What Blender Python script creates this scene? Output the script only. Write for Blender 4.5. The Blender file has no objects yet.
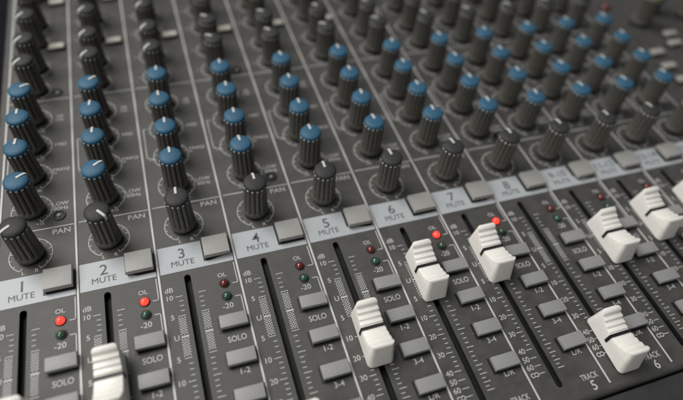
import bpy, bmesh, math, random
from mathutils import Matrix, Vector
random.seed(7)
C = bpy.context.scene.collection
S = 0.025            # one channel pitch = 25 mm; the console is laid out in pitches
H = 0.055            # height of the control surface above the table, metres
PI = math.pi
R = math.radians

# ------------------------------------------------------------------ camera
cam_data = bpy.data.cameras.new('camera')
cam = bpy.data.objects.new('camera', cam_data); C.objects.link(cam)
right = Vector((0.946526, -0.30990745, 0.08969897))
down = Vector((-0.18893608, -0.75781211, -0.62451898))
fwd = Vector((0.26151805, 0.57417608, -0.77584157))
m = Matrix((( right.x, -down.x, -fwd.x), (right.y, -down.y, -fwd.y), (right.z, -down.z, -fwd.z))).to_4x4()
m.translation = Vector((2.58321935*S, -4.07783304*S, 6.33984766*S + H))
cam.matrix_world = m
cam_data.sensor_width = 36.0
cam_data.lens = 541.37/683*36
cam_data.clip_start = 0.005; cam_data.clip_end = 50
cam_data.dof.use_dof = True
cam_data.dof.focus_distance = 7.05*S
cam_data.dof.aperture_fstop = 5.4
cam_data.dof.aperture_blades = 0
bpy.context.scene.camera = cam

# ------------------------------------------------------------------ light
w = bpy.data.worlds.new('World'); bpy.context.scene.world = w; w.use_nodes = True
bg = w.node_tree.nodes['Background']
bg.inputs[0].default_value = (0.95, 0.97, 1.0, 1); bg.inputs[1].default_value = 0.125
def area(name, loc, target, size, power, col):
    d = bpy.data.lights.new(name, 'AREA'); d.shape = 'RECTANGLE'; d.size, d.size_y = size
    d.energy = power; d.color = col
    o = bpy.data.objects.new(name, d); C.objects.link(o)
    o.location = loc
    o.rotation_euler = (Vector(target) - Vector(loc)).to_track_quat('-Z', 'Y').to_euler()
    return o
area('ceiling_light', (-0.42, 0.46, 1.05), (0.10, 0.0, H), (0.75, 0.6), 14.5, (1.0, 0.975, 0.93))
area('room_light', (-0.75, -0.42, 0.75), (0.12, 0.0, H), (0.5, 0.5), 4.6, (1.0, 0.965, 0.91))
vs = bpy.context.scene.view_settings
vs.view_transform = 'Standard'; vs.look = 'None'; vs.exposure = 0.0; vs.gamma = 1.0

# ------------------------------------------------------------------ materials
def mat(name, col, rough=0.5, noise=0.0, nscale=900, bump=0.0, bscale=2500, spec=0.5, emit=None, estr=0.0, coat=0.0, sss=0.0, metal=0.0, rvar=0.0, dust=0.0):
    mt = bpy.data.materials.new(name); mt.use_nodes = True
    nt = mt.node_tree; b = nt.nodes['Principled BSDF']
    b.inputs['Base Color'].default_value = (*col, 1)
    b.inputs['Roughness'].default_value = rough
    b.inputs['Specular IOR Level'].default_value = spec
    b.inputs['Coat Weight'].default_value = coat
    b.inputs['Metallic'].default_value = metal
    if sss:
        b.inputs['Subsurface Weight'].default_value = sss
        b.inputs['Subsurface Radius'].default_value = (1.0, 0.8, 0.6)
        b.inputs['Subsurface Scale'].default_value = 0.0008
    if emit:
        b.inputs['Emission Color'].default_value = (*emit, 1); b.inputs['Emission Strength'].default_value = estr
    tc = nt.nodes.new('ShaderNodeTexCoord')
    if noise:
        n = nt.nodes.new('ShaderNodeTexNoise'); n.inputs['Scale'].default_value = nscale; n.inputs['Detail'].default_value = 5
        nt.links.new(tc.outputs['Object'], n.inputs['Vector'])
        n2 = nt.nodes.new('ShaderNodeTexNoise'); n2.inputs['Scale'].default_value = nscale/14; n2.inputs['Detail'].default_value = 4
        nt.links.new(tc.outputs['Object'], n2.inputs['Vector'])
        ad = nt.nodes.new('ShaderNodeMath'); ad.operation = 'ADD'
        nt.links.new(n.outputs['Fac'], ad.inputs[0]); nt.links.new(n2.outputs['Fac'], ad.inputs[1])
        r = nt.nodes.new('ShaderNodeMapRange')
        r.inputs['From Min'].default_value = 0.6; r.inputs['From Max'].default_value = 1.4
        r.inputs['To Min'].default_value = 1-noise; r.inputs['To Max'].default_value = 1+noise
        nt.links.new(ad.outputs[0], r.inputs['Value'])
        mx = nt.nodes.new('ShaderNodeVectorMath'); mx.operation = 'SCALE'
        mx.inputs[0].default_value = col
        nt.links.new(r.outputs[0], mx.inputs['Scale'])
        nt.links.new(mx.outputs[0], b.inputs['Base Color'])
        if dust:
            vo = nt.nodes.new('ShaderNodeTexVoronoi'); vo.inputs['Scale'].default_value = 520
            nt.links.new(tc.outputs['Object'], vo.inputs['Vector'])
            wn = nt.nodes.new('ShaderNodeSeparateColor'); nt.links.new(vo.outputs['Color'], wn.inputs[0])
            rad = nt.nodes.new('ShaderNodeMapRange')           # only a few cells hold a speck, of varying size
            rad.inputs['From Min'].default_value = 0.90; rad.inputs['From Max'].default_value = 1.0
            rad.inputs['To Min'].default_value = 0.0; rad.inputs['To Max'].default_value = 0.10
            nt.links.new(wn.outputs[0], rad.inputs['Value'])
            lt = nt.nodes.new('ShaderNodeMath'); lt.operation = 'LESS_THAN'
            nt.links.new(vo.outputs['Distance'], lt.inputs[0]); nt.links.new(rad.outputs[0], lt.inputs[1])
            df = nt.nodes.new('ShaderNodeMath'); df.operation = 'MULTIPLY'; df.inputs[1].default_value = dust
            nt.links.new(lt.outputs[0], df.inputs[0])
            mc = nt.nodes.new('ShaderNodeMix'); mc.data_type = 'RGBA'; mc.inputs[7].default_value = (0.38, 0.37, 0.34, 1)
            nt.links.new(df.outputs[0], mc.inputs[0]); nt.links.new(mx.outputs[0], mc.inputs[6]); nt.links.new(mc.outputs[2], b.inputs['Base Color'])
        if rvar:
            r2 = nt.nodes.new('ShaderNodeMapRange')
            r2.inputs['From Min'].default_value = 0.3; r2.inputs['From Max'].default_value = 0.7
            r2.inputs['To Min'].default_value = rough-rvar; r2.inputs['To Max'].default_value = rough+rvar
            nt.links.new(n2.outputs['Fac'], r2.inputs['Value']); nt.links.new(r2.outputs[0], b.inputs['Roughness'])
    if bump:
        nb = nt.nodes.new('ShaderNodeTexNoise'); nb.inputs['Scale'].default_value = bscale; nb.inputs['Detail'].default_value = 3
        nt.links.new(tc.outputs['Object'], nb.inputs['Vector'])
        bp = nt.nodes.new('ShaderNodeBump'); bp.inputs['Strength'].default_value = bump; bp.inputs['Distance'].default_value = 0.0002
        nt.links.new(nb.outputs['Fac'], bp.inputs['Height']); nt.links.new(bp.outputs[0], b.inputs['Normal'])
    return mt
M = dict(
    panel=mat('powder_coat', (0.061, 0.0603, 0.058), 0.47, noise=0.36, nscale=3200, bump=0.4, bscale=6500, rvar=0.07, dust=0.5),
    bezel=mat('bezel_plastic', (0.030, 0.030, 0.031), 0.6, noise=0.25, nscale=2200, bump=0.6, bscale=2400),
    slot=mat('slot_black', (0.004, 0.004, 0.005), 0.7),
    print=mat('white_ink', (0.49, 0.49, 0.485), 0.55, noise=0.12, nscale=1800),
    rule=mat('white_rule', (0.52, 0.52, 0.515), 0.5, noise=0.10, nscale=1500),
    strip=mat('silver_strip', (0.395, 0.42, 0.445), 0.45, noise=0.05, nscale=1800),
    ink=mat('grey_ink', (0.07, 0.075, 0.085), 0.55),
    fader=mat('ivory_plastic', (0.82, 0.805, 0.765), 0.34, noise=0.05, nscale=700, bump=0.12, bscale=1600, sss=0.25, rvar=0.06, dust=0.25),
    black=mat('black_line', (0.008, 0.008, 0.010), 0.5),
    knob=mat('knob_plastic', (0.088, 0.084, 0.074), 0.40, noise=0.25, nscale=1500, bump=0.2, bscale=2200, rvar=0.06, dust=0.25),
    base_shade_rim=mat('knob_base_shade_rim', (0.012, 0.012, 0.012), 0.4),  # black rim below the cap, and shade under the knob as colour
    blue=mat('blue_cap', (0.030, 0.104, 0.178), 0.55, spec=0.35, noise=0.08, nscale=900, bump=0.15, bscale=2000),
    grey=mat('dark_grey_cap', (0.036, 0.036, 0.037), 0.6, spec=0.3, noise=0.10, nscale=900, bump=0.15, bscale=2000),
    yellow=mat('yellow_cap', (0.17, 0.18, 0.05), 0.6),
    pointer=mat('pointer_white', (0.54, 0.54, 0.52), 0.5),
    tip_glint_blue=mat('rib_glint_blue', (0.42, 0.54, 0.62), 0.4), tip_glint_grey=mat('rib_glint_grey', (0.52, 0.53, 0.52), 0.4),
    button=mat('grey_button', (0.265, 0.267, 0.268), 0.5, noise=0.06, nscale=900, bump=0.12, bscale=1800),
    mute=mat('warm_grey_button', (0.31, 0.308, 0.295), 0.5, noise=0.05, nscale=900, bump=0.12, bscale=1800),
    cream=mat('cream_button', (0.60, 0.585, 0.52), 0.5), pale=mat('pale_grey_button', (0.33, 0.325, 0.30), 0.5),
    collar=mat('black_collar', (0.012, 0.012, 0.012), 0.5),
    red_on=mat('lit_red_led', (0.75, 0.03, 0.02), 0.2, emit=(1.0, 0.035, 0.02), estr=2.2, coat=0.6),
    red_off=mat('dark_red_led', (0.13, 0.012, 0.012), 0.18, coat=0.8),
    green_off=mat('dark_green_led', (0.026, 0.085, 0.046), 0.18, coat=0.8),
    metal=mat('steel', (0.45, 0.44, 0.42), 0.35, metal=1.0),
    table=mat('dark_tabletop', (0.006, 0.006, 0.010), 0.85, noise=0.3, nscale=60, spec=0.1),
)

# ------------------------------------------------------------------ mesh helpers (units: pitches, z above the control surface)
class MB:
    def __init__(s): s.v = []; s.f = []; s.m = []; s.sm = []
    def add(s, vs_, fs, mi=0, smooth=False):
        b = len(s.v); s.v += [tuple(p) for p in vs_]
        for f in fs: s.f.append([b+i for i in f]); s.m.append(mi); s.sm.append(smooth)
    def quad(s, x0, y0, x1, y1, z, mi=0):
        s.add([(x0,y0,z),(x1,y0,z),(x1,y1,z),(x0,y1,z)], [(0,1,2,3)], mi)
    def box(s, x0, y0, z0, x1, y1, z1, mi=0):
        s.add([(x0,y0,z0),(x1,y0,z0),(x1,y1,z0),(x0,y1,z0),(x0,y0,z1),(x1,y0,z1),(x1,y1,z1),(x0,y1,z1)],
              [(0,3,2,1),(4,5,6,7),(0,1,5,4),(1,2,6,5),(2,3,7,6),(3,0,4,7)], mi)
    def line(s, x0, y0, x1, y1, wd, z, mi=0):
        d = Vector((x1-x0, y1-y0)); n = Vector((-d.y, d.x)).normalized()*wd/2
        s.add([(x0-n.x,y0-n.y,z),(x1-n.x,y1-n.y,z),(x1+n.x,y1+n.y,z),(x0+n.x,y0+n.y,z)], [(0,1,2,3)], mi)
    def arc(s, cx, cy, r, a0, a1, wd, z, n=40, mi=0):
        vv = []
        for i in range(n+1):
            a = R(a0 + (a1-a0)*i/n); c, q = math.cos(a), math.sin(a)
            vv += [(cx+(r-wd/2)*c, cy+(r-wd/2)*q, z), (cx+(r+wd/2)*c, cy+(r+wd/2)*q, z)]
        s.add(vv, [(2*i, 2*i+1, 2*i+3, 2*i+2) for i in range(n)], mi)
    def lathe(s, prof, n=32, cx=0, cy=0, mi=0, smooth=True, cap=True):
        vv = []; ff = []
        for r, z in prof:
            for i in range(n): a = 2*PI*i/n; vv.append((cx+r*math.cos(a), cy+r*math.sin(a), z))
        for k in range(len(prof)-1):
            for i in range(n):
                j = (i+1) % n; ff.append((k*n+i, k*n+j, (k+1)*n+j, (k+1)*n+i))
        s.add(vv, ff, mi, smooth)
        if cap: s.add([vv[(len(prof)-1)*n+i] for i in range(n)], [tuple(range(n))], mi)
    def mesh(s, name, mats):
        me = bpy.data.meshes.new(name)
        me.from_pydata([(x*S, y*S, z*S) for x, y, z in s.v], [], s.f)
        for q in mats: me.materials.append(q)
        me.polygons.foreach_set('material_index', s.m); me.polygons.foreach_set('use_smooth', s.sm)
        me.update(); return me
def obj(name, me, parent=None, loc=(0, 0, 0), label=None):
    o = bpy.data.objects.new(name, me); C.objects.link(o)
    o.location = loc
    if parent: o.parent = parent
    if label: o['label'] = label
    return o
def P(x, y, z=0.0): return (x*S, y*S, z*S + H)       # panel position of a direct part of the console
def copy_tree(o, parent, loc, label=None):
    c = o.copy(); C.objects.link(c); c.parent = parent; c.location = loc
    if label: c['label'] = label
    for ch in list(o.children):
        d = ch.copy(); C.objects.link(d); d.parent = c
    return c

# built-in font outlines, cached as flat meshes
_glyph = {}
def text_geo(txt, bold=0.0):
    key = (txt, bold)
    if key not in _glyph:
        cu = bpy.data.curves.new('lettering', 'FONT'); cu.body = txt; cu.align_x = 'CENTER'; cu.align_y = 'CENTER'
        cu.offset = bold; cu.resolution_u = 4
        o = bpy.data.objects.new('lettering', cu); C.objects.link(o)
        dg = bpy.context.evaluated_depsgraph_get(); dg.update()
        me = bpy.data.meshes.new_from_object(o.evaluated_get(dg))
        vv = [tuple(v.co) for v in me.vertices]; ff = [tuple(p.vertices) for p in me.polygons]
        ys = [v[1] for v in vv]; xs = [v[0] for v in vv]
        y0, y1, x0, x1 = min(ys), max(ys), min(xs), max(xs)
        vv = [((x-(x0+x1)/2)/(y1-y0), (y-(y0+y1)/2)/(y1-y0)) for x, y, _ in vv]
        _glyph[key] = (vv, ff, (x1-x0)/(y1-y0))
        bpy.data.objects.remove(o); bpy.data.curves.remove(cu); bpy.data.meshes.remove(me)
    return _glyph[key]
def text(mb, txt, x, y, h, z, width=None, bold=0.006, mi=0):
    vv, ff, asp = text_geo(txt, bold)
    sx = h if width is None else width/asp
    mb.add([(x+a*sx, y+b*h, z) for a, b in vv], ff, mi)

def bevel_mesh(me, width, seg=2, ang=30, pick=None):
    bm = bmesh.new(); bm.from_mesh(me)
    bmesh.ops.remove_doubles(bm, verts=bm.verts, dist=1e-7)
    bmesh.ops.recalc_face_normals(bm, faces=bm.faces)
    es = [e for e in bm.edges if e.is_manifold and e.calc_face_angle(0) > R(ang) and (pick is None or pick(e))]
    bmesh.ops.bevel(bm, geom=es, offset=width*S, segments=seg, profile=0.6, affect='EDGES', clamp_overlap=True)
    for f in bm.faces: f.smooth = True
    bm.to_mesh(me); bm.free()
    return me
def soften(me, ang=35):
    for p in me.polygons: p.use_smooth = True
    me.set_sharp_from_angle(angle=R(ang))
    return me

# ------------------------------------------------------------------ layout
UK = [0.036, 1.0, 1.981, 2.991, 4.026, 5.057, 6.084, 7.071, 8.043, 8.995, 9.911, 10.82, 11.72]
NCH = 12
def U(k, u): return UK[k] + u*(UK[k+1]-UK[k])       # k = 0..11
NAMES = ['1','2','3','4','5','6','7','8','9-10','11-12','13-14','15-16']
X0, X1, Y0, Y1 = -0.02, 16.5, -3.02, 9.0
SLOT_T, SLOT_B, SLOT_W = -0.09, -2.845, 0.084

# ------------------------------------------------------------------ setting
tb = MB(); tb.add([(-80,-80,0),(90,-80,0),(90,90,0),(-80,90,0)], [(0,1,2,3)])
tab = obj('tabletop', tb.mesh('tabletop', [M['table']])); tab['kind'] = 'structure'

# ------------------------------------------------------------------ the console
console = bpy.data.objects.new('mixing_console', None); C.objects.link(console)
console['label'] = 'dark grey audio mixing console with blue-topped knobs, grey buttons and white faders'
console['category'] = 'mixing console'

# faceplate: one sheet with real fader slots cut through it
def stadium(cx, y0, y1, wd, n=8):
    r = wd/2; pts = []
    for i in range(n+1): a = PI*i/n; pts.append((cx+r*math.cos(a), y1-r+r*math.sin(a)))
    for i in range(n+1): a = PI+PI*i/n; pts.append((cx+r*math.cos(a), y0+r+r*math.sin(a)))
    return pts
bm = bmesh.new()
def loop(pts, z):
    vs_ = [bm.verts.new((x*S, y*S, z*S)) for x, y in pts]
    return vs_, [bm.edges.new((vs_[i], vs_[(i+1) % len(vs_)])) for i in range(len(vs_))]
edges = []
outer, e = loop([(X0, Y0), (X1, Y0), (X1, Y1), (X0, Y1)], 0); edges += e
holes = []
for k in range(NCH):
    hv, e = loop(stadium(U(k, .35), SLOT_B, SLOT_T, SLOT_W), 0); edges += e; holes.append(hv)
bmesh.ops.triangle_fill(bm, use_beauty=True, use_dissolve=False, edges=edges, normal=(0, 0, 1))
for hv in holes:                                  # slot walls: sheet-metal thickness
    lo = [bm.verts.new((v.co.x, v.co.y, -0.06*S)) for v in hv]
    for i in range(len(hv)):
        j = (i+1) % len(hv); f = bm.faces.new((hv[i], hv[j], lo[j], lo[i])); f.material_index = 1
# folded edge all round: small rounded chamfer then a skirt
prev = outer
for k, (d, z) in enumerate(((0.012, -0.002), (0.026, -0.008), (0.042, -0.019), (0.055, -0.034), (0.062, -0.055), (0.062, -0.12))):
    ring = [bm.verts.new((x*S, y*S, z*S)) for x, y in ((X0-d, Y0-d), (X1+d, Y0-d), (X1+d, Y1+d), (X0-d, Y1+d))]
    for i in range(4):
        j = (i+1) % 4; bm.faces.new((prev[j], prev[i], ring[i], ring[j]))
    prev = ring
me = bpy.data.meshes.new('faceplate'); bmesh.ops.recalc_face_normals(bm, faces=bm.faces); bm.to_mesh(me); bm.free()
me.materials.append(M['panel']); me.materials.append(M['slot'])
faceplate = obj('faceplate', me, console, (0, 0, H))

# chassis body below
b = MB(); b.box(X0-.02, Y0+.02, -2.15, X1+.02, Y1+.02, -0.10)
obj('chassis', b.mesh('chassis', [M['bezel']]), console, (0, 0, H))
# front bezel: groove then a rounded lip
b = MB()
prof = [(-3.05, -0.30), (-3.108, -0.30), (-3.110, -0.075), (-3.118, -0.055), (-3.135, -0.046), (-3.6, -0.056), (-4.2, -0.075), (-4.45, -0.12), (-4.62, -0.25), (-4.70, -0.5), (-4.70, -1.9)]
n = len(prof)
b.add([(x, y, z) for x in (X0-.25, X1+.25) for y, z in prof], [(i+1, i, n+i, n+i+1) for i in range(n-1)], 0, False)
obj('front_bezel', soften(b.mesh('front_bezel', [M['bezel']]), 50), console, (0, 0, H))

# printed vertical rules
def rule_mesh(length, wd):
    b = MB(); b.quad(-wd/2, -length, wd/2, 0, 0.0); return b.mesh('divider_line', [M['rule']])
for k in range(NCH+1):
    b = MB(); x = UK[k] if k else .052; wd = 0.025
    b.quad(-wd/2, -2.972, wd/2, 7.9, 0)
    obj('divider_line', b.mesh('divider_line', [M['rule']]), faceplate, (x*S, 0, 0.009*S))

# printed legends of one channel
MAJ = [('10',-.39),('5',-.67),('U',-.957),('5',-1.24),('10',-1.53),('20',-1.80),('30',-2.055),('40',-2.30),('50',-2.413),('60',-2.518),('oo',-2.618)]
ROWS_EQ = [1.48, 2.10, 2.72, 3.33]; ROWS_AUX = [4.07, 4.66, 5.37, 5.97, 6.90, 7.50]
ZP = 0.005
ASIN = 0.425
def knob_u(k): return 0.425 - (0.03 if k in (8, 9) else 0.05 if k > 9 else 0)
for k in range(NCH):
    b = MB()                                     # fader scale
    def X(u): return U(k, u)
    for t, y in MAJ:
        h = 0.024 if t == 'U' else 0.0095
        b.quad(X(.165), y-h/2, X(.255), y+h/2, ZP); b.quad(X(.450), y-h/2, X(.545), y+h/2, ZP)
        if t == 'oo':
            for dx in (-.026, .026): b.arc(X(.108)+dx, y, .025, 0, 360, .011, ZP, 20)
        else:
            text(b, t, X(.098 if t != 'U' else .112), y, 0.070, ZP)
    for (t0, y0), (t1, y1) in zip(MAJ[:7], MAJ[1:8]):
        if 'U' in (t0, t1):                      # fine checked band either side of unity
            for (ua, ub) in ((.162, .252), (.452, .540)):
                x0 = X(ua); nx = 5; cs = (X(ub)-x0)/nx; ny = int((y0-y1-.04)/cs)
                for i in range(nx):
                    for j in range(ny):
                        if (i+j) % 2 == 0: b.quad(x0+i*cs, y0-.02-(j+1)*cs, x0+(i+.86)*cs, y0-.02-(j+.14)*cs, ZP)
        else:
            for q in (1, 2, 3):
                y = y0+(y1-y0)*q/4
                b.quad(X(.205), y-.005, X(.255), y+.005, ZP); b.quad(X(.455), y-.005, X(.505), y+.005, ZP)
    for (t0, y0), (t1, y1) in zip(MAJ[7:-1], MAJ[8:]):
        y = (y0+y1)/2; b.quad(X(.455), y-.005, X(.505), y+.005, ZP)
    text(b, 'dB', X(.10), -.275, .070, ZP)
    text(b, 'OL', X(.782), -.215, .062, ZP); text(b, '-20', X(.778), -.682, .076, ZP)
    b.line(X(.962), -.055, X(.962), -.372, .012, ZP); b.line(X(.89), -.370, X(.967), -.370, .012, ZP)
    b.line(X(.962), -.567, X(.962), -.80, .012, ZP); b.line(X(.89), -.570, X(.967), -.570, .012, ZP)
    text(b, 'SOLO', X(.805), -1.145, .078, ZP, .228); text(b, '1-2', X(.815), -1.572, .072, ZP)
    text(b, '3-4', X(.805), -2.042, .072, ZP); text(b, 'L/R', X(.812), -2.495, .074, ZP)
    if k in range(2, 10):
        text(b, 'TRACK', X(.785), -2.822, .074, ZP, .245); text(b, str(k-1), X(.778), -2.938, .118, ZP, bold=.012)
    obj('fader_scale', b.mesh('fader_scale', [M['print']]), faceplate, (0, 0, 0))
    b = MB()                                     # knob legends
    ku = U(k, knob_u(k))
    def ring(y, ends=True, r=.262):
        b.arc(ku, y, r, -62, 242, .010, ZP, 48)
        for i in range(13):
            a = R(-62 + 304*i/12); L = .03 if i % 3 else .045
            b.line(ku+(r-.002)*math.cos(a), y+(r-.002)*math.sin(a), ku+(r-L)*math.cos(a), y+(r-L)*math.sin(a), .011, ZP)
    ring(.72); text(b, 'L', ku-.085, .455, .055, ZP); text(b, 'R', ku+.075, .462, .055, ZP); text(b, 'PAN', X(.815), 1.030, .085, ZP, .225)
    for x0, x1 in ((.04, .98),):
        b.line(X(x0), 1.118, X(x1), 1.112, .016, ZP)
        b.line(X(x0), 3.80, X(x1), 3.80, .016, ZP)
    for i, y in enumerate(ROWS_EQ):
        ring(y)
        if i != 1:
            text(b, '+15', ku+.105, y-.262, .048, ZP); text(b, '-15', ku-.12, y-.262, .048, ZP)
        else:
            for t, dx, dy in (('100', -.29, -.02), ('8k', .10, -.27), ('2k', .30, .03)): text(b, t, ku+dx, y+dy, .048, ZP)
    text(b, 'LOW', X(.81), 1.520, .066, ZP); text(b, '80Hz', X(.812), 1.437, .066, ZP)
    text(b, 'FREQ', X(.825), 2.183, .066, ZP, .23); text(b, 'MID', X(.825), 2.72, .066, ZP)
    text(b, 'HI', X(.82), 3.372, .062, ZP); text(b, '12k', X(.82), 3.292, .062, ZP)
    b.line(X(.072), 2.762, X(.072), 2.115, .012, ZP); b.line(X(.072), 2.762, X(.13), 2.762, .012, ZP); b.line(X(.072), 2.115, X(.115), 2.115, .012, ZP)
    for i, y in enumerate(ROWS_AUX):
        ring(y, r=.24); text(b, str(i+1) if i < 2 else 'U', X(.13), y+.02, .05, ZP)
    obj('knob_legend', b.mesh('knob_legend', [M['print']]), faceplate, (0, 0, 0))

# silver channel labels
for k in range(NCH):
    b = MB(); x0, x1 = UK[k]+.026, UK[k+1]-.026
    b.quad(x0, -.022, x1, .402, .004)
    st = obj('channel_label', b.mesh('channel_label', [M['strip']]), console, (0, 0, H))
    t = MB(); nm = NAMES[k]
    text(t, nm, U(k, .325), .258, .158 if len(nm) < 2 else .122, .0065, bold=.004)
    text(t, 'MUTE', U(k, .325), .105, .086, .0065, .300, bold=0)
    obj('lettering', t.mesh('lettering', [M['ink']]), st, (0, 0, 0))

# fader slots (the dark track seen through the faceplate)
for k in range(NCH):
    b = MB(); x0, x1 = -.16, .16; y0, y1 = SLOT_B-.06, SLOT_T+.06
    b.add([(x0,y0,-.062),(x1,y0,-.062),(x1,y1,-.062),(x0,y1,-.062),(x0,y0,-.099),(x1,y0,-.099),(x1,y1,-.099),(x0,y1,-.099)],
          [(0,1,5,4),(1,2,6,5),(2,3,7,6),(3,0,4,7),(4,5,6,7)])
    obj('fader_track', b.mesh('fader_track', [M['slot']]), console, P(U(k, .35), 0))

# ------------------------------------------------------------------ fader cap
def hw(z): return 0.162 - 0.055*max(z-.05, 0)
half = [(.018, .270), (.034, .264), (.044, .284), (.098, .276), (.110, .304), (.170, .302), (.182, .338), (.238, .342), (.250, .386), (.322, .434)]
near = [(.018, .270), (.034, .266), (.044, .279), (.098, .276), (.110, .297), (.172, .302), (.184, .327), (.244, .340), (.256, .372), (.322, .432)]
prof = [(-s, z) for s, z in reversed(near)] + [(0, .268)] + half
ends = 0.408/0.322
v = []; f = []
for s, z in prof:
    wq = 1 - .065*s/.322                         # a little wider at the near end
    h = hw(z)*wq; hm = hw(.2)*wq; hb = hw(.03)*wq; e_ = ends if s < 0 else 1.16; sb = s*e_; smid = s*(1+(e_-1)*.55)
    v += [(-hb, sb, .03), (-hm, smid, min(.2, z-.04)), (-h, s, z), (h, s, z), (hm, smid, min(.2, z-.04)), (hb, sb, .03)]
n = len(prof)
for i in range(n-1):
    for j in range(5): f.append((i*6+j, i*6+j+1, (i+1)*6+j+1, (i+1)*6+j))
    f.append((i*6+5, i*6, (i+1)*6, (i+1)*6+5))
f.append(tuple(range(5, -1, -1))); f.append(tuple((n-1)*6+j for j in range(6)))
b = MB(); b.add(v, f)
me = b.mesh('fader', [M['fader']])
bm = bmesh.new(); bm.from_mesh(me); bmesh.ops.recalc_face_normals(bm, faces=bm.faces)
def long_edge(e):
    a, c = e.verts[0].co/S, e.verts[1].co/S
    end = abs(abs(a.y)) > .31 and abs(abs(c.y)) > .31
    return end and a.y*c.y > 0 and max(a.z, c.z) > .1
es = [e for e in bm.edges if long_edge(e) and e.calc_face_angle(0) > R(25)]
bmesh.ops.bevel(bm, geom=es, offset=.062*S, segments=5, profile=.5, affect='EDGES', clamp_overlap=True)
es = [e for e in bm.edges if e.is_manifold and e.calc_face_angle(0) > R(28) and (e.verts[0].co.z+e.verts[1].co.z)/2 > .1*S]
bmesh.ops.bevel(bm, geom=es, offset=.0055*S, segments=2, profile=.5, affect='EDGES', clamp_overlap=True)
bm.to_mesh(me); bm.free(); soften(me, 40)
fader_me = me
b = MB()                                          # the black index line wrapped over the cap
pts = []
for z in (.135, .20, .275): pts.append((-hw(z)-.004, z))
pts = [(-hw(.135)-.005, .135), (-hw(.205)-.005, .205), (-hw(.268)-.004, .277), (hw(.268)+.004, .277), (hw(.205)+.005, .205), (hw(.135)+.005, .135)]
vv = []
for x, z in pts: vv += [(x, -.021, z), (x, .021, z)]
for x, z in pts: vv += [(x*.93, -.021, z-.008), (x*.93, .021, z-.008)]
q = len(pts)*2; ff = [(2*i, 2*i+1, 2*i+3, 2*i+2) for i in range(len(pts)-1)]
ff += [(2*i, 2*i+2, q+2*i+2, q+2*i) for i in range(len(pts)-1)] + [(2*i+1, q+2*i+1, q+2*i+3, 2*i+3) for i in range(len(pts)-1)]
ff += [(0, q, q+1, 1), (2*len(pts)-2, 2*len(pts)-1, q+2*len(pts)-1, q+2*len(pts)-2)]
b.add(vv, ff); line_me = b.mesh('index_line', [M['black']])
b = MB(); b.box(-.03, -.10, -.09, .03, .10, .06); stem_me = b.mesh('stem', [M['black']])
fader0 = obj('fader', fader_me, console)
obj('index_line', line_me, fader0); obj('stem', stem_me, fader0)
FADERS = [-1.65, -1.33, -2.62, -2.56, -1.57, -.925, -.905, -2.515, -1.10, -.925, -.87, -1.2]
for k, y in enumerate(FADERS):
    if k == 0: fader0.location = P(U(0, .35), y)
    else: copy_tree(fader0, console, P(U(k, .35), y))

# ------------------------------------------------------------------ buttons
def button(name, wd, dp, ht, material, dish=0.0):
    b = MB(); t = .005
    b.add([(-wd/2-t,-dp/2-t,.042),(wd/2+t,-dp/2-t,.042),(wd/2+t,dp/2+t,.042),(-wd/2-t,dp/2+t,.042),(-wd/2,-dp/2,ht),(wd/2,-dp/2,ht),(wd/2,dp/2,ht),(-wd/2,dp/2,ht)],
          [(0,3,2,1),(4,5,6,7),(0,1,5,4),(1,2,6,5),(2,3,7,6),(3,0,4,7)])
    me = bevel_mesh(b.mesh(name, [material]), .010, 2); soften(me, 40)
    o = obj(name, me, console)
    c = MB(); g = .022; q = -.006                 # dark opening round the plunger and its black lower body
    c.box(-wd/2-q, -dp/2-q, .0, wd/2+q, dp/2+q, .046)
    c.quad(-wd/2-g, -dp/2-g, wd/2+g, dp/2+g, .0075)
    obj('opening', c.mesh('opening', [M['collar']]), o)
    return o
mute0 = button('mute_button', .340, .300, .112, M['mute'])
solo0 = button('solo_button', .340, .170, .100, M['button'])
asg0 = button('assign_button', .340, .170, .100, M['button'])
cream0 = button('preset_button', .25, .13, .08, M['cream'])
def put(proto, used, loc, label=None):
    loc = (loc[0]+random.gauss(0, .0018)*S, loc[1]+random.gauss(0, .0018)*S, loc[2])
    if not used:
        proto.location = loc
        if label: proto['label'] = label
        return proto
    return copy_tree(proto, console, loc, label)
na = 0
for k in range(NCH):
    def seat(o): o.rotation_euler = (R(random.gauss(0, .9)), R(random.gauss(0, .6)), R(random.gauss(0, .5)))
    seat(put(mute0, k, P(U(k, .782), .225))); seat(put(solo0, k, P(U(k, .806), -.93)))
    for y in (-1.415, -1.885, -2.365):
        seat(put(asg0, na, P(U(k, .806), y))); na += 1
    put(cream0, k, P(U(k, .79), 5.20)); copy_tree(cream0, console, P(U(k, .80), 6.66))

# ------------------------------------------------------------------ LEDs
def led(name, material):
    b = MB(); r = .053
    b.lathe([(r*math.cos(a), .012+r*.95*math.sin(a)) for a in [i*PI/2/7 for i in range(7)]] + [(.002, .012+r*.95)], 24)
    o = obj(name, b.mesh(name, [material]), console)
    c = MB(); c.lathe([(.068, .003), (.066, .012), (.057, .014), (.053, .008)], 24, cap=False)
    obj('mount', c.mesh('mount', [M['collar']]), o)
    return o
on0 = led('overload_light', M['red_on']); off0 = led('overload_light', M['red_off']); gr0 = led('signal_light', M['green_off'])
lit = 0; unlit = 0
for k in range(NCH):
    if k in (0, 1, 5, 6): put(on0, lit, P(U(k, .786), -.352), 'lit bright red indicator light'); lit += 1
    else: put(off0, unlit, P(U(k, .786), -.352), 'unlit dark red indicator light'); unlit += 1
    put(gr0, k, P(U(k, .788), -.545))

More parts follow.
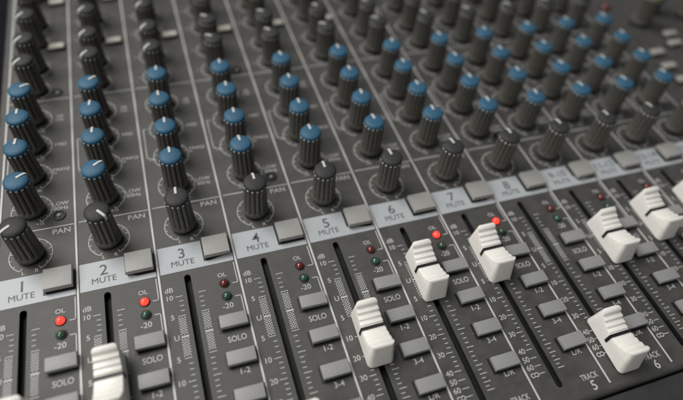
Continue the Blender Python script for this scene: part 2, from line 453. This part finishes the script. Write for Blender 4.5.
# ------------------------------------------------------------------ knobs
NR = 14
def knob_body(tipmat):
    b = MB(); N = NR*10
    rows = [(.168, .0, 0), (.168, .058, 0), (.177, .060, 0), (.183, .068, 0), (.181, .105, 0), (.177, .124, .15), (.173, .140, 1), (.165, .40, 1), (.160, .585, 1), (.157, .600, .8), (.148, .606, 0)]  # lowest rows form a black foot, painting the shade under the knob
    vv = []
    for r, z, g in rows:
        for i in range(N):
            a = 2*PI*i/N; c = abs(math.cos(NR/2*a))**0.65
            rr = r*(1 - .19*g*(1-c)); vv.append((rr*math.cos(a), rr*math.sin(a), z))
    for k in range(len(rows)-1):
        for i in range(N):
            j = (i+1) % N; b.f.append([k*N+i, k*N+j, (k+1)*N+j, (k+1)*N+i]); b.m.append(1 if k < 2 else 0); b.sm.append(True)
    b.v += vv
    b.lathe([(.149, .600), (.149, .622)], 48, mi=1, cap=True)
    for i in range(NR):                           # rib tips, their glint put into a pale colour
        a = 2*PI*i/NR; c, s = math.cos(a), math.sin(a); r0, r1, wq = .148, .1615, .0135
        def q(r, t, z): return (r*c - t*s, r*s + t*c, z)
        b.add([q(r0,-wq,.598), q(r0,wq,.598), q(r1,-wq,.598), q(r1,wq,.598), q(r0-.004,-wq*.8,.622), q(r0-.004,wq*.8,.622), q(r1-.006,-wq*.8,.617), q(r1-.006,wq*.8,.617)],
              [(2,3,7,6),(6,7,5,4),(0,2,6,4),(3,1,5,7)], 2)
    me = b.mesh('knob', [M['knob'], M['base_shade_rim'], tipmat]); soften(me, 50); return me
def cap_mesh(material):
    b = MB(); b.lathe([(.157, .619), (.159, .632), (.156, .652), (.146, .665), (.115, .677), (.07, .685), (.02, .688)], 48)
    return soften(b.mesh('cap', [material]), 50)
def pointer_mesh():
    b = MB(); h = .0165
    pr = [(.020, .682, .698), (.10, .674, .692), (.146, .660, .681), (.163, .640, .662), (.1645, .600, .602)]
    vv = []
    for i, (x, zl, zh) in enumerate(pr):
        if i < 3: vv += [(x,-h,zl),(x,-h,zh),(x,h,zh),(x,h,zl)]
        elif i == 3: vv += [(.156,-h,.63),(x,-h,zh),(x,h,zh),(.156,h,.63)]
        else: vv += [(.153,-h,.602),(x,-h,zl),(x,h,zl),(.153,h,.602)]
    n = len(pr); ff = [(0,1,2,3), tuple(4*(n-1)+j for j in (3,2,1,0))]
    for i in range(n-1):
        for j in range(4): k2 = (j+1) % 4; ff.append((4*i+j, 4*(i+1)+j, 4*(i+1)+k2, 4*i+k2))
    b.add(vv, ff); return bevel_mesh(b.mesh('pointer', [M['pointer']]), .004, 2)
body_b, body_g = knob_body(M['tip_glint_blue']), knob_body(M['tip_glint_grey'])
caps = {c: cap_mesh(M[c]) for c in ('blue', 'grey', 'yellow')}; ptr = pointer_mesh()
def make_knob(name, body, cap, label=None):
    o = obj(name, body, console, label=label); obj('cap', caps[cap], o); obj('pointer', ptr, o); return o
eq0 = make_knob('equalizer_knob', body_b, 'blue', 'blue-topped ribbed knob'); pan0 = make_knob('pan_knob', body_g, 'grey'); aux0 = make_knob('aux_knob', body_g, 'grey')
def turn(o, deg):
    o.rotation_euler = (R(random.gauss(0, .7)), R(random.gauss(0, .7)), R(deg)); o.location.z -= random.uniform(0, .012)*S; return o
PAN_A = [212, -50, 88, 91, 88, 90, 93, 87, 90, 86, 89, 88]
ne = nx = 0
for k in range(NCH):
    ku = U(k, knob_u(k))
    turn(put(pan0, k, P(ku, .72)), PAN_A[k])
    for i, y in enumerate(ROWS_EQ):
        a = (89 if k < 5 else 84) + random.uniform(-5, 5) 
        if k < 2 and i in (0, 3): a = 38
        if k == 0 and i == 3: a = 30
        turn(put(eq0, ne, P(ku, y)), a); ne += 1
    for i, y in enumerate(ROWS_AUX):
        a = 222 if k < 3 else random.uniform(105, 140)
        turn(put(aux0, nx, P(ku+.02, y)), a); nx += 1

# ------------------------------------------------------------------ push switches sunk in the panel
def sunk():
    b = MB(); b.lathe([(.088, .004), (.085, .020), (.064, .022), (.052, .006)], 28, cap=True)
    o = obj('push_switch', soften(b.mesh('push_switch', [M['collar']]), 40), console)
    c = MB(); c.lathe([(.028, .007), (.028, .020), (.022, .024)], 20)
    obj('plunger', soften(c.mesh('plunger', [M['button']]), 40), o); return o
sw0 = sunk(); ns = 0
for k in (0, 3, 7):
    for y in (1.307, 3.96): put(sw0, ns, P(U(k, .785), y)); ns += 1

# ------------------------------------------------------------------ master section on the right
mb0 = button('master_button', .30, .15, .10, M['pale'])
for i, (x, y) in enumerate([(13.19, 3.27), (12.41, 2.74), (12.34, 2.29), (12.36, 1.86), (13.05, 2.95), (13.3, 2.3), (13.35, 1.8), (12.35, 1.35), (13.9, 3.1), (14.1, 2.5)]):
    put(mb0, i, P(x, y))
mk = make_knob('master_knob', body_g, 'yellow', 'ribbed knob with yellow top'); turn(mk, 100); mk.location = P(12.79, 3.83)
mk.scale = (1.2, 1.2, 1.1)
rl = copy_tree(off0, console, P(12.38, 4.51), 'red light in the master section'); rl.scale = (1.8, 1.8, 1.5)
for i, (x, y) in enumerate([(13.4, 4.2), (14.1, 3.9), (14.2, 1.6), (14.2, .9)]):
    o = make_knob('master_knob', body_g, 'grey'); turn(o, 100); o.location = P(x, y)
